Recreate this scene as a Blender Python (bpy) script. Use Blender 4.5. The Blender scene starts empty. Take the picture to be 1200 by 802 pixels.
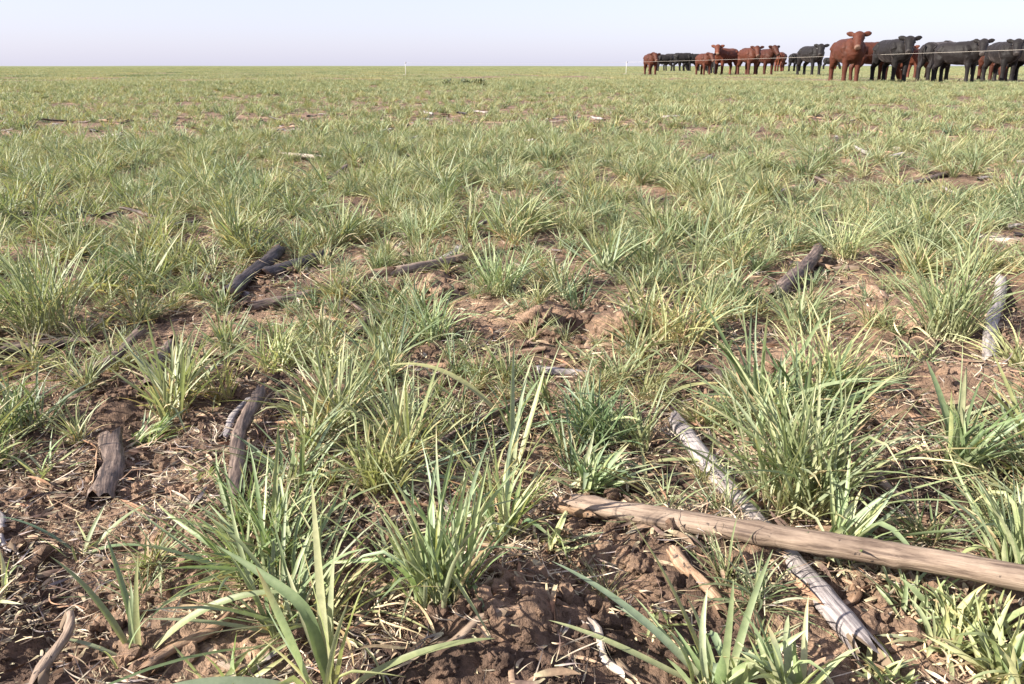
import bpy, math, random
import numpy as np
from mathutils import Vector, Matrix

R = math.radians
random.seed(7)
rng = np.random.default_rng(7)
scene = bpy.context.scene
COL = scene.collection

# ------------------------------------------------------------------ camera
CAM_H = 0.42
F_PX = 906.0                       # focal length in pixels of the 1200 px wide photograph
PITCH = math.atan((401 - 77.5) / F_PX)
cam_d = bpy.data.cameras.new('camera')
cam_d.sensor_width = 36.0
cam_d.lens = 36.0 * F_PX / 1200.0
cam_d.clip_start = 0.02
cam_d.clip_end = 9000
cam = bpy.data.objects.new('camera', cam_d)
COL.objects.link(cam)
cam.location = (0, 0, CAM_H)
cam.rotation_euler = (math.pi / 2 - PITCH, 0, 0)
scene.camera = cam

# ------------------------------------------------------------------ sky and sun
SUN_EL = R(31)
SUN_AZ = R(-112)                   # measured from the view direction (+Y), negative to the left
world = bpy.data.worlds.new('World')
scene.world = world
world.use_nodes = True
wn = world.node_tree.nodes
wl = world.node_tree.links
wn.clear()
w_out = wn.new('ShaderNodeOutputWorld')
w_bg = wn.new('ShaderNodeBackground')
sky = wn.new('ShaderNodeTexSky')
sky.sky_type = 'NISHITA'
sky.sun_disc = False
sky.sun_elevation = SUN_EL
sky.sun_rotation = SUN_AZ
sky.altitude = 0
sky.air_density = 1.0
sky.dust_density = 1.2
sky.ozone_density = 3.0
veil = wn.new('ShaderNodeMix')     # thin, even, milky high cloud over the blue
veil.data_type = 'RGBA'
veil.inputs[0].default_value = 0.55
veil.inputs[7].default_value = (5.85, 5.7, 7.3, 1)
wl.new(sky.outputs[0], veil.inputs[6])
wl.new(veil.outputs[2], w_bg.inputs[0])
w_bg.inputs[1].default_value = 0.062
wl.new(w_bg.outputs[0], w_out.inputs[0])

sun_d = bpy.data.lights.new('sun', 'SUN')
sun_d.energy = 5.0
sun_d.angle = R(0.6)
sun_d.color = (1.0, 0.92, 0.80)
sun = bpy.data.objects.new('sun', sun_d)
COL.objects.link(sun)
sun_dir = Vector((math.sin(SUN_AZ) * math.cos(SUN_EL), math.cos(SUN_AZ) * math.cos(SUN_EL), math.sin(SUN_EL)))
sun.rotation_euler = (-sun_dir).to_track_quat('-Z', 'Y').to_euler()
sun.location = sun_dir * 50

scene.view_settings.view_transform = 'Standard'
scene.view_settings.look = 'None'
scene.view_settings.gamma = 1.0
scene.view_settings.use_curve_mapping = False
scene.view_settings.exposure = 1.56
scene.render.engine = 'CYCLES'
scene.cycles.max_bounces = 6
scene.cycles.diffuse_bounces = 3
scene.cycles.glossy_bounces = 2
scene.cycles.transmission_bounces = 3
scene.cycles.use_denoising = True
scene.cycles.filter_width = 1.5

# ------------------------------------------------------------------ numpy noise and the lie of the land
def _hash(ix, iy, seed):
    n = (ix.astype(np.int64) * 374761393 + iy.astype(np.int64) * 668265263 + seed * 1442695041) & 0xFFFFFFFF
    n = ((n ^ (n >> 13)) * 1274126177) & 0xFFFFFFFF
    n = ((n ^ (n >> 16)) * 2246822519) & 0xFFFFFFFF
    return ((n ^ (n >> 15)) & 0xFFFFFF) / float(0xFFFFFF)

def vnoise(x, y, seed=0):
    ix = np.floor(x); iy = np.floor(y)
    fx = x - ix; fy = y - iy
    fx = fx * fx * fx * (fx * (fx * 6 - 15) + 10); fy = fy * fy * fy * (fy * (fy * 6 - 15) + 10)
    a = _hash(ix, iy, seed); b = _hash(ix + 1, iy, seed)
    c = _hash(ix, iy + 1, seed); d = _hash(ix + 1, iy + 1, seed)
    return (a * (1 - fx) + b * fx) * (1 - fy) + (c * (1 - fx) + d * fx) * fy

def fbm(x, y, seed=0, oct=4):
    s = 0; amp = 0.5; tot = 0
    for k in range(oct):
        s = s + amp * vnoise(x * 2 ** k + 13.7 * k, y * 2 ** k - 7.1 * k, seed + k)
        tot += amp; amp *= 0.55
    return s / tot

def worley(x, y, seed=0):
    ix = np.floor(x); iy = np.floor(y)
    best = np.full(np.shape(x), 9.0); idv = np.zeros(np.shape(x))
    for dx in (-1, 0, 1):
        for dy in (-1, 0, 1):
            cx = ix + dx; cy = iy + dy
            px = cx + _hash(cx, cy, seed); py = cy + _hash(cx, cy, seed + 91)
            d = (x - px) ** 2 + (y - py) ** 2
            h = _hash(cx, cy, seed + 177)
            m = d < best
            best = np.where(m, d, best); idv = np.where(m, h, idv)
    return np.sqrt(best), idv

def px_ray(px, py):
    a = (px - 600.0) / F_PX; b = (401.0 - py) / F_PX
    c, s = math.cos(PITCH), math.sin(PITCH)
    return np.array([a, c + b * s, -s + b * c])

def on_plane(px, py, z=0.0):
    d = px_ray(px, py)
    t = (z - CAM_H) / d[2]
    return np.array([0, 0, CAM_H]) + d * t

def to_px(x, y, z=0.0):
    c, s = math.cos(PITCH), math.sin(PITCH)
    zz = z - CAM_H
    depth = y * c - zz * s
    up = y * s + zz * c
    depth = np.maximum(depth, 1e-3)
    return 600 + F_PX * x / depth, 401 - F_PX * up / depth

# mounds and hollows seen in the photograph: (px, py, radius m, height m)
BUMPS = [(on_plane(a, b), r, h) for a, b, r, h in [
    (628, 378, .075, .035), (725, 392, .085, .03), (680, 392, .035, -.035), (1045, 375, .11, .035), (1150, 470, .09, .025),
    (1040, 455, .07, .022), (1055, 500, .06, .02), (1180, 345, .12, .03), (1010, 195, .35, .03), (1080, 222, .25, -.03),
    (620, 720, .075, .012), (760, 650, .07, .022), (560, 770, .07, .022), (690, 690, .05, -.02), (90, 660, .06, -.02),
    (200, 620, .08, .012), (60, 740, .07, -.02), (140, 480, .06, .015), (500, 335, .07, .03), (460, 600, .05, .015),
    (860, 660, .07, .02), (1000, 590, .05, -.02), (300, 350, .09, .01), (420, 680, .06, .015), (1000, 500, .05, -.025)]]

def height(x, y):
    x = np.asarray(x, float); y = np.asarray(y, float)
    r = np.sqrt(x * x + y * y)
    near = np.clip(1.4 - r / 6.0, 0, 1)
    far = np.clip(30.0 / np.maximum(r, 1.0), 0, 1)
    h = 0.05 * far * (fbm(x / .8, y / .8, 3, 3) - .5)
    h = h + 0.028 * near * (fbm(x / .16, y / .16, 11, 4) - .5)
    wx = x + .02 * vnoise(x / .03, y / .03, 71); wy = y + .02 * vnoise(x / .03, y / .03, 72)
    d, i = worley(wx / .05, wy / .05, 5)
    cm = np.clip((fbm(x / .22, y / .22, 31, 2) - .38) * 4, 0, 1)
    h = h + near * cm * .012 * (i * .9 + .1) * np.clip(1 - d * 1.35, 0, 1) ** .8
    d2, i2 = worley(wx / .018, wy / .018, 6)
    h = h + near * .0065 * (i2 * .85 + .15) * np.clip(1 - d2 * 1.25, 0, 1) ** .6
    h = h + near * (.0050 * (vnoise(x / .007, y / .007, 9) - .5) + .003 * (vnoise(x / .0035, y / .0035, 19) - .5))
    h = h + np.clip((r - 60) / 200, 0, 1) * np.minimum(r, 2500) * .0016 * (fbm(x / (40 + r * .12), y / (40 + r * .12), 88, 3) - .5)
    for p, rad, hh in BUMPS:
        q = ((x - p[0]) ** 2 + (y - p[1]) ** 2) / (rad * rad)
        h = h + hh * np.exp(-q * 1.6) * (.75 + .5 * vnoise(x / .02, y / .02, 44) * near)
    return h

def hz(x, y):
    return float(height(np.array([x]), np.array([y]))[0])

def ground_at(px, py, lift=0.0):
    z = 0.0
    for _ in range(4):
        p = on_plane(px, py, z + lift)
        z = hz(p[0], p[1])
    return np.array([p[0], p[1], z])

# ------------------------------------------------------------------ material helpers
def new_mat(name):
    m = bpy.data.materials.new(name)
    m.use_nodes = True
    m.node_tree.nodes.clear()
    return m, m.node_tree.nodes, m.node_tree.links

def ramp(nodes, stops, interp='LINEAR'):
    n = nodes.new('ShaderNodeValToRGB')
    n.color_ramp.interpolation = interp
    e = n.color_ramp.elements
    while len(e) < len(stops):
        e.new(0.5)
    for el, (p, c) in zip(e, stops):
        el.position = p
        el.color = (*c, 1)
    return n

def noise_n(nodes, links, vec, scale, detail=4, rough=.6):
    n = nodes.new('ShaderNodeTexNoise')
    n.inputs['Scale'].default_value = scale
    n.inputs['Detail'].default_value = detail
    n.inputs['Roughness'].default_value = rough
    if vec is not None:
        links.new(vec, n.inputs['Vector'])
    return n

def mixc(nodes, links, fac, a, b, mode='MIX'):
    n = nodes.new('ShaderNodeMix')
    n.data_type = 'RGBA'; n.blend_type = mode
    for v, sck in ((fac, 0), (a, 6), (b, 7)):
        if isinstance(v, (int, float)):
            n.inputs[sck].default_value = v
        elif isinstance(v, tuple):
            n.inputs[sck].default_value = (*v, 1)
        else:
            links.new(v, n.inputs[sck])
    return n.outputs[2]

def make_soil(name, green_far=False):
    m, N, L = new_mat(name)
    out = N.new('ShaderNodeOutputMaterial'); b = N.new('ShaderNodeBsdfPrincipled')
    geo = N.new('ShaderNodeNewGeometry')
    big = noise_n(N, L, geo.outputs['Position'], 5.0, 5)
    fine = noise_n(N, L, geo.outputs['Position'], 90.0, 5, .7)
    r1 = ramp(N, [(.33, (.045, .030, .026)), (.47, (.135, .090, .064)), (.64, (.28, .192, .134))])
    r2 = ramp(N, [(.32, (.45, .42, .42)), (.50, (1, 1, 1)), (.70, (1.6, 1.5, 1.4))])
    L.new(big.outputs[0], r1.inputs[0]); L.new(fine.outputs[0], r2.inputs[0])
    c = mixc(N, L, 1.0, r1.outputs[0], r2.outputs[0], 'MULTIPLY')
    if green_far:
        # beyond the reach of the blades the sward itself is the surface
        ln = N.new('ShaderNodeVectorMath'); ln.operation = 'LENGTH'
        L.new(geo.outputs['Position'], ln.inputs[0])
        mr = N.new('ShaderNodeMapRange')
        mr.inputs[1].default_value = 30; mr.inputs[2].default_value = 140
        L.new(ln.outputs['Value'], mr.inputs[0])
        pn = noise_n(N, L, geo.outputs['Position'], .12, 4)
        gr = ramp(N, [(.3, (.115, .135, .055)), (.7, (.17, .18, .075))])
        L.new(pn.outputs[0], gr.inputs[0])
        c = mixc(N, L, mr.outputs[0], c, gr.outputs[0])
    L.new(c, b.inputs['Base Color'])
    b.inputs['Roughness'].default_value = .92
    b.inputs['Specular IOR Level'].default_value = .2
    bp = N.new('ShaderNodeBump'); bp.inputs['Strength'].default_value = .9; bp.inputs['Distance'].default_value = .006
    f2 = noise_n(N, L, geo.outputs['Position'], 260.0, 4, .7)
    L.new(f2.outputs[0], bp.inputs['Height']); L.new(bp.outputs[0], b.inputs['Normal'])
    L.new(b.outputs[0], out.inputs[0])
    return m

def make_blade(name, transl=.34, rough=.48):
    m, N, L = new_mat(name)
    out = N.new('ShaderNodeOutputMaterial'); b = N.new('ShaderNodeBsdfPrincipled'); t = N.new('ShaderNodeBsdfTranslucent')
    at = N.new('ShaderNodeAttribute'); at.attribute_name = 'tint'
    oi = N.new('ShaderNodeObjectInfo')
    rr = ramp(N, [(0, (.48, .60, .55)), (.06, (.55, .68, .6)), (.09, (.86, .95, .90)), (.4, (.98, 1.0, .98)), (.75, (1.06, 1.03, .92)), (1, (1.16, 1.05, .92))])
    L.new(oi.outputs['Random'], rr.inputs[0])
    c = mixc(N, L, 1.0, at.outputs['Color'], rr.outputs[0], 'MULTIPLY')
    geo = N.new('ShaderNodeNewGeometry')
    ns = noise_n(N, L, geo.outputs['Position'], 160.0, 2)
    r2 = ramp(N, [(.3, (.82, .84, .80)), (.7, (1.15, 1.12, 1.1))])
    L.new(ns.outputs[0], r2.inputs[0])
    c = mixc(N, L, 1.0, c, r2.outputs[0], 'MULTIPLY')
    L.new(c, b.inputs['Base Color'])
    b.inputs['Roughness'].default_value = rough
    b.inputs['Specular IOR Level'].default_value = .45
    tc = mixc(N, L, 1.0, c, (1.1, 1.12, .68), 'MULTIPLY')
    L.new(tc, t.inputs['Color'])
    mx = N.new('ShaderNodeMixShader'); mx.inputs[0].default_value = transl
    L.new(b.outputs[0], mx.inputs[1]); L.new(t.outputs[0], mx.inputs[2])
    L.new(mx.outputs[0], out.inputs[0])
    return m

def make_dry(name):
    m, N, L = new_mat(name)
    out = N.new('ShaderNodeOutputMaterial'); b = N.new('ShaderNodeBsdfPrincipled')
    at = N.new('ShaderNodeAttribute'); at.attribute_name = 'tint'
    geo = N.new('ShaderNodeNewGeometry')
    ns = noise_n(N, L, geo.outputs['Position'], 220.0, 3)
    r2 = ramp(N, [(.3, (.6, .58, .58)), (.65, (1.15, 1.12, 1.1))])
    L.new(ns.outputs[0], r2.inputs[0])
    c = mixc(N, L, 1.0, at.outputs['Color'], r2.outputs[0], 'MULTIPLY')
    L.new(c, b.inputs['Base Color'])
    b.inputs['Roughness'].default_value = .8
    b.inputs['Specular IOR Level'].default_value = .25
    L.new(b.outputs[0], out.inputs[0])
    return m

def make_stalk(name, lo, mid, hi, dark=(.03, .022, .02), gloss=.6, spots=.62):
    m, N, L = new_mat(name)
    out = N.new('ShaderNodeOutputMaterial'); b = N.new('ShaderNodeBsdfPrincipled')
    tc = N.new('ShaderNodeTexCoord'); mp = N.new('ShaderNodeMapping')
    mp.inputs['Scale'].default_value = (1.0, 16.0, 16.0)
    L.new(tc.outputs['Object'], mp.inputs['Vector'])
    oi = N.new('ShaderNodeObjectInfo')
    ad = N.new('ShaderNodeVectorMath'); ad.operation = 'ADD'
    L.new(mp.outputs[0], ad.inputs[0]); L.new(oi.outputs['Location'], ad.inputs[1])
    st = noise_n(N, L, ad.outputs[0], 18.0, 5, .65)
    bl = noise_n(N, L, tc.outputs['Object'], 26.0, 4, .6)
    sp = noise_n(N, L, tc.outputs['Object'], 120.0, 3, .6)
    r1 = ramp(N, [(.36, lo), (.47, mid), (.66, hi)])
    L.new(st.outputs[0], r1.inputs[0])
    r2 = ramp(N, [(.30, (.62, .58, .56)), (.62, (1.12, 1.1, 1.08))])
    L.new(bl.outputs[0], r2.inputs[0])
    c = mixc(N, L, 1.0, r1.outputs[0], r2.outputs[0], 'MULTIPLY')
    r3 = ramp(N, [(spots, (0, 0, 0)), (spots + .06, (1, 1, 1))])
    L.new(sp.outputs[0], r3.inputs[0])
    c = mixc(N, L, r3.outputs[0], c, dark)
    L.new(c, b.inputs['Base Color'])
    b.inputs['Roughness'].default_value = gloss
    b.inputs['Specular IOR Level'].default_value = .35
    bp = N.new('ShaderNodeBump'); bp.inputs['Strength'].default_value = .8; bp.inputs['Distance'].default_value = .002
    L.new(st.outputs[0], bp.inputs['Height']); L.new(bp.outputs[0], b.inputs['Normal'])
    L.new(b.outputs[0], out.inputs[0])
    return m

def make_plain(name, col, rough=.6, spec=.3):
    m, N, L = new_mat(name)
    out = N.new('ShaderNodeOutputMaterial'); b = N.new('ShaderNodeBsdfPrincipled')
    tc = N.new('ShaderNodeTexCoord')
    n = noise_n(N, L, tc.outputs['Object'], 30.0, 3)
    r = ramp(N, [(.3, tuple(v * .75 for v in col)), (.7, tuple(min(1, v * 1.2) for v in col))])
    L.new(n.outputs[0], r.inputs[0]); L.new(r.outputs[0], b.inputs['Base Color'])
    b.inputs['Roughness'].default_value = rough; b.inputs['Specular IOR Level'].default_value = spec
    L.new(b.outputs[0], out.inputs[0])
    return m

def make_hide(name, sheen, sheen_tint):
    m, N, L = new_mat(name)
    out = N.new('ShaderNodeOutputMaterial'); b = N.new('ShaderNodeBsdfPrincipled')
    at = N.new('ShaderNodeAttribute'); at.attribute_name = 'tint'
    tc = N.new('ShaderNodeTexCoord')
    n = noise_n(N, L, tc.outputs['Object'], 9.0, 5, .65)
    r = ramp(N, [(.3, (.72, .70, .70)), (.7, (1.25, 1.22, 1.2))])
    L.new(n.outputs[0], r.inputs[0])
    c = mixc(N, L, 1.0, at.outputs['Color'], r.outputs[0], 'MULTIPLY')
    oi = N.new('ShaderNodeObjectInfo')                  # coats differ from animal to animal
    rv = ramp(N, [(0, (.62, .58, .56)), (.5, (1, 1, 1)), (1, (1.35, 1.3, 1.25))])
    L.new(oi.outputs['Random'], rv.inputs[0])
    c = mixc(N, L, 1.0, c, rv.outputs[0], 'MULTIPLY')
    L.new(c, b.inputs['Base Color'])
    b.inputs['Roughness'].default_value = .62
    b.inputs['Specular IOR Level'].default_value = .22
    b.inputs['Sheen Weight'].default_value = sheen
    b.inputs['Sheen Roughness'].default_value = .45
    b.inputs['Sheen Tint'].default_value = (*sheen_tint, 1)
    bp = N.new('ShaderNodeBump'); bp.inputs['Strength'].default_value = .35; bp.inputs['Distance'].default_value = .02
    n2 = noise_n(N, L, tc.outputs['Object'], 45.0, 3, .6)
    L.new(n2.outputs[0], bp.inputs['Height']); L.new(bp.outputs[0], b.inputs['Normal'])
    L.new(b.outputs[0], out.inputs[0])
    return m

M = {
    'ground': make_soil('field_soil', True),
    'soil': make_soil('clod_soil'),
    'blade': make_blade('wheat_blade'),
    'dry': make_dry('dry_residue'),
    'tan': make_stalk('stalk_tan', (.095, .068, .053), (.205, .155, .118), (.28, .222, .172), spots=.65),
    'brown': make_stalk('stalk_brown', (.13, .078, .05), (.24, .155, .10), (.36, .26, .18)),
    'grey': make_stalk('stalk_grey', (.13, .118, .122), (.25, .23, .232), (.38, .35, .335), spots=.69),
    'dark': make_stalk('stalk_dark', (.028, .021, .02), (.085, .062, .052), (.22, .17, .14)),
    'char': make_stalk('stalk_black', (.012, .011, .013), (.028, .024, .026), (.075, .06, .06)),
    'pale': make_stalk('stalk_pale', (.24, .20, .16), (.36, .31, .26), (.47, .43, .38), spots=.72),
    'pith': make_plain('stalk_pith', (.16, .12, .085), .9, .1),
    'pith_dark': make_plain('stalk_pith_rotten', (.10, .065, .045), .9, .1),
    'red': make_hide('red_hide', .03, (.9, .6, .45)),
    'black': make_hide('black_hide', .14, (.66, .56, .54)),
    'eye': make_plain('cattle_eye', (.012, .009, .008), .15, .5),
    'tail_red': make_plain('tail_hair_red', (.16, .045, .02), .7, .2),
    'tail_black': make_plain('tail_hair_black', (.02, .017, .018), .7, .2),
    'post': make_plain('fence_post_white', (.6, .6, .57), .5, .4),
    'wire': make_plain('fence_wire_white', (.5, .46, .41), .6, .3),
    'cap': make_plain('fence_insulator_black', (.03, .03, .03), .5, .4),
}

# ------------------------------------------------------------------ object helpers
def link(name, mesh, mat=None, parent=None, kind=None, label=None, cat=None, group=None, loc=None):
    o = bpy.data.objects.new(name, mesh)
    COL.objects.link(o)
    if mat is not None and mesh is not None and len(mesh.materials) == 0:
        mesh.materials.append(mat)
    if parent is not None:
        o.parent = parent
    if loc is not None:
        o.location = loc
    if kind: o['kind'] = kind
    if label: o['label'] = label
    if cat: o['category'] = cat
    if group: o['group'] = group
    return o

def raw_mesh(name, V, F, tint=None, smooth=True):
    me = bpy.data.meshes.new(name)
    me.from_pydata([tuple(v) for v in V], [], [tuple(f) for f in F])
    if tint is not None:
        a = me.attributes.new('tint', 'FLOAT_COLOR', 'POINT')
        t = np.ones((len(V), 4), np.float32); t[:, :3] = np.asarray(tint)[:, :3]
        a.data.foreach_set('color', t.ravel())
    if smooth:
        me.polygons.foreach_set('use_smooth', [True] * len(me.polygons))
    me.update()
    return me

class Acc:
    """collects verts, faces and tints into one mesh"""
    def __init__(s): s.V = []; s.F = []; s.T = []; s.n = 0
    def add(s, V, F, T=None):
        V = np.asarray(V, float)
        s.V.append(V); s.F.extend([tuple(i + s.n for i in f) for f in F])
        s.T.append(np.asarray(T, float) if T is not None else np.ones((len(V), 3)))
        s.n += len(V)
    def mesh(s, name, smooth=True):
        return raw_mesh(name, np.concatenate(s.V), s.F, np.concatenate(s.T), smooth)

# ------------------------------------------------------------------ the ground: one sheet to the horizon
def build_ground():
    rad = [0.02, 0.08, 0.14, 0.20, 0.25]
    r = 0.28
    while r < 7.5:
        rad.append(r); r *= 1.0058
    while r < 6000:
        rad.append(r); r *= 1.075
    rad = np.array(rad)
    front = np.linspace(R(-56), R(56), 560)
    back = np.linspace(R(56), R(304), 44)[1:-1]
    ang = np.concatenate([front, back])
    A, RR = np.meshgrid(ang, rad)
    X = np.sin(A) * RR; Y = np.cos(A) * RR
    Z = height(X.ravel(), Y.ravel()).reshape(X.shape)
    nr, na = X.shape
    co = np.stack([X, Y, Z], -1).reshape(-1, 3).astype(np.float32)
    i = np.arange(nr - 1)[:, None] * na; j = np.arange(na)[None, :]; j2 = (j + 1) % na
    q = np.stack([i + j, i + na + j, i + na + j2, i + j2], -1).reshape(-1, 4)
    q = q[:, ::-1]
    me = bpy.data.meshes.new('field_ground')
    me.vertices.add(len(co)); me.vertices.foreach_set('co', co.ravel())
    nl = q.size
    me.loops.add(nl); me.loops.foreach_set('vertex_index', q.ravel().astype(np.int32))
    me.polygons.add(len(q))
    me.polygons.foreach_set('loop_start', np.arange(0, nl, 4, dtype=np.int32))
    me.polygons.foreach_set('use_smooth', np.ones(len(q), bool))
    me.update(calc_edges=True)
    if me.polygons[0].normal.z < 0:
        me.flip_normals()
    link('field_ground', me, M['ground'], kind='structure')
build_ground()

# ------------------------------------------------------------------ grass blades
GREENS = np.array([(.135, .175, .080), (.170, .205, .105), (.205, .235, .120), (.250, .265, .135), (.195, .230, .145), (.285, .290, .175)])
STRAW = np.array([(.40, .30, .17), (.50, .40, .25), (.30, .20, .12), (.46, .38, .22)])

def blade(acc, g, base, az, tilt, bend, L, w, segs=7, col=None, tipcol=None, kink=None, twist=0.0, fold=.28, wob=.0, z_floor=None):
    """a folded, tapering leaf: V cross-section, optional sharp kink"""
    s = np.linspace(0, 1, segs + 1)
    th = tilt + bend * s ** 1.5
    if kink is not None:
        k0, ka = kink
        th = th + ka / (1 + np.exp(-(s - k0) * 40))
    azs = az + wob * np.sin(s * 3.1 + g.uniform(0, 6)) + wob * .5 * s
    ds = L / segs
    d = np.stack([np.sin(th) * np.sin(azs), np.sin(th) * np.cos(azs), np.cos(th)], -1)
    p = np.zeros((segs + 1, 3)); p[0] = base
    p[1:] = base + np.cumsum((d[:-1] + d[1:]) * .5 * ds, 0)
    if z_floor is not None:
        p[:, 2] = np.maximum(p[:, 2], z_floor + .002)
    side = np.stack([np.cos(azs), -np.sin(azs), np.zeros_like(azs)], -1)
    nrm = np.cross(side, d)
    tw = twist * s + g.uniform(-.5, .5)
    sd = side * np.cos(tw)[:, None] + nrm * np.sin(tw)[:, None]
    nn = -side * np.sin(tw)[:, None] + nrm * np.cos(tw)[:, None]
    wp = w * np.minimum(.55 + 1.6 * s, 1.0) * np.clip(1 - s ** 2.6, 0, 1) ** .75
    wp[-1] = w * .02
    a = p - sd * wp[:, None] * .5 + nn * (wp * fold)[:, None]
    b = p
    c = p + sd * wp[:, None] * .5 + nn * (wp * fold)[:, None]
    V = np.stack([a, b, c], 1).reshape(-1, 3)
    F = []
    for i in range(segs):
        o = i * 3
        F += [(o, o + 1, o + 4, o + 3), (o + 1, o + 2, o + 5, o + 4)]
    col = None if col is None else col * 1.1
    if col is None:
        col = GREENS[g.integers(len(GREENS))] * g.uniform(.85, 1.15)
    col = col * np.array((.97, 1.0, 1.10))
    basec = np.array((.48, .45, .29)) * g.uniform(.75, 1.1)
    t = np.clip(1 - s / .36, 0, 1)[:, None] * .9
    C = col[None] * (1 - t) + basec[None] * t
    if tipcol is not None:
        t2 = np.clip((s - .72) / .28, 0, 1)[:, None]
        C = C * (1 - t2) + np.asarray(tipcol)[None] * t2
    acc.add(V, F, np.repeat(C, 3, 0))

def tuft_blades(acc, g, n, h, w, spread, lean=(0, 0), foot=.012, straw=.16, segs=7, base=(0, 0, 0), droop=1.0, kinks=.10, bright=1.0, warm=0.0):
    base = np.array(base, float)
    for i in range(n):
        az = g.uniform(0, 2 * math.pi)
        t = spread * g.uniform(0, 1) ** .75
        vx = math.sin(t) * math.sin(az) + lean[0]; vy = math.sin(t) * math.cos(az) + lean[1]; vz = math.cos(t)
        az = math.atan2(vx, vy); t = math.atan2(math.hypot(vx, vy), vz)
        isdry = g.random() < straw
        L = h * g.uniform(.55, 1.15) * (1 + .25 * t)
        bend = g.uniform(.1, .9) * droop + (.5 if isdry else 0)
        kink = (g.uniform(.35, .8), g.uniform(.9, 2.0)) if g.random() < kinks else None
        col = (STRAW[g.integers(4)] * g.uniform(.8, 1.1)) if isdry else GREENS[g.integers(len(GREENS))] * g.uniform(.85, 1.15) * bright
        if warm and not isdry:
            col = col * (1 - warm) + np.array((.28, .28, .13)) * warm
        rr = foot * math.sqrt(g.random()); ra = g.uniform(0, 6.28)
        b = base + np.array([rr * math.cos(ra), rr * math.sin(ra), -.004])
        tip = STRAW[1] if g.random() < .18 else None
        blade(acc, g, b, az, t, bend, L * (.7 if isdry else 1), w * g.uniform(.6, 1.15) * (.7 if isdry else 1), segs, col, tip, kink,
              g.uniform(-1.4, 1.4), g.uniform(.1, .35), g.uniform(0, .35), base[2])

def dry_litter(acc, g, n, h, rad, base=(0, 0, 0)):
    """dead leaves and roots curling round a tuft's foot"""
    base = np.array(base, float)
    for i in range(n):
        az = g.uniform(0, 6.28); ra = g.uniform(0, 6.28); rr = rad * math.sqrt(g.random())
        b = base + np.array([rr * math.cos(ra), rr * math.sin(ra), .001])
        blade(acc, g, b, az, g.uniform(.5, 1.35), g.uniform(.3, 2.6), h * g.uniform(.25, .6), g.uniform(.0008, .003), 7,
              STRAW[g.integers(4)] * g.uniform(.6, 1.1), None, None, g.uniform(-3, 3), .2, .8, base[2])

# ------------------------------------------------------------------ cover density
BARE = [  # px, py, rx, ry: ground the photograph shows without standing crop
    (110, 640, 210, 110), (60, 760, 160, 60), (200, 560, 130, 60), (270, 470, 70, 60), (120, 460, 70, 40), (310, 340, 75, 38), (480, 335, 75, 25),
    (640, 375, 70, 35), (720, 390, 50, 30), (560, 430, 110, 22), (500, 480, 80, 28), (330, 510, 60, 40), (640, 720, 170, 100), (480, 760, 140, 70),
    (740, 630, 110, 50), (820, 540, 70, 60), (940, 320, 45, 35), (1040, 355, 55, 40), (1170, 370, 35, 60), (1040, 520, 70, 60), (1020, 600, 60, 40),
    (1140, 470, 60, 40), (1010, 190, 90, 30), (1090, 220, 70, 28), (1190, 215, 40, 30), (930, 225, 40, 18), (420, 660, 60, 60),
    (1060, 700, 110, 70), (200, 265, 55, 18), (90, 260, 55, 28), (785, 250, 50, 14), (1180, 290, 50, 20), (20, 405, 100, 16), (1000, 430, 60, 40), (900, 180, 60, 18), (1130, 165, 50, 12), (560, 245, 40, 12), (400, 260, 40, 12), (690, 215, 40, 10), (330, 200, 40, 10), (880, 340, 40, 20), (650, 290, 35, 10)]

def cover(x, y):
    u, v = to_px(x, y)
    n = fbm(x / .45, y / .45, 101, 3)
    d = np.clip((n - .16) * 4.5, 0.25, 1)
    far = np.clip((np.hypot(x, y) - 2.0) / 5.0, 0, 1)
    d = np.maximum(d, far * .75)
    for a, b, rx, ry in BARE:
        q = ((u - a) / rx) ** 2 + ((v - b) / ry) ** 2
        if b < 300: q = q * .8 - .1
        lo = .50
        d = d * (lo + (1 - lo) * np.clip((q - .45) / .8, 0, 1))
    return d

# ------------------------------------------------------------------ scattering stuff through geometry nodes
def source_coll(name, meshes):
    c = bpy.data.collections.new(name)
    for k, me in enumerate(meshes):
        c.objects.link(bpy.data.objects.new('%s_%02d' % (name, k), me))
    return c

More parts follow.
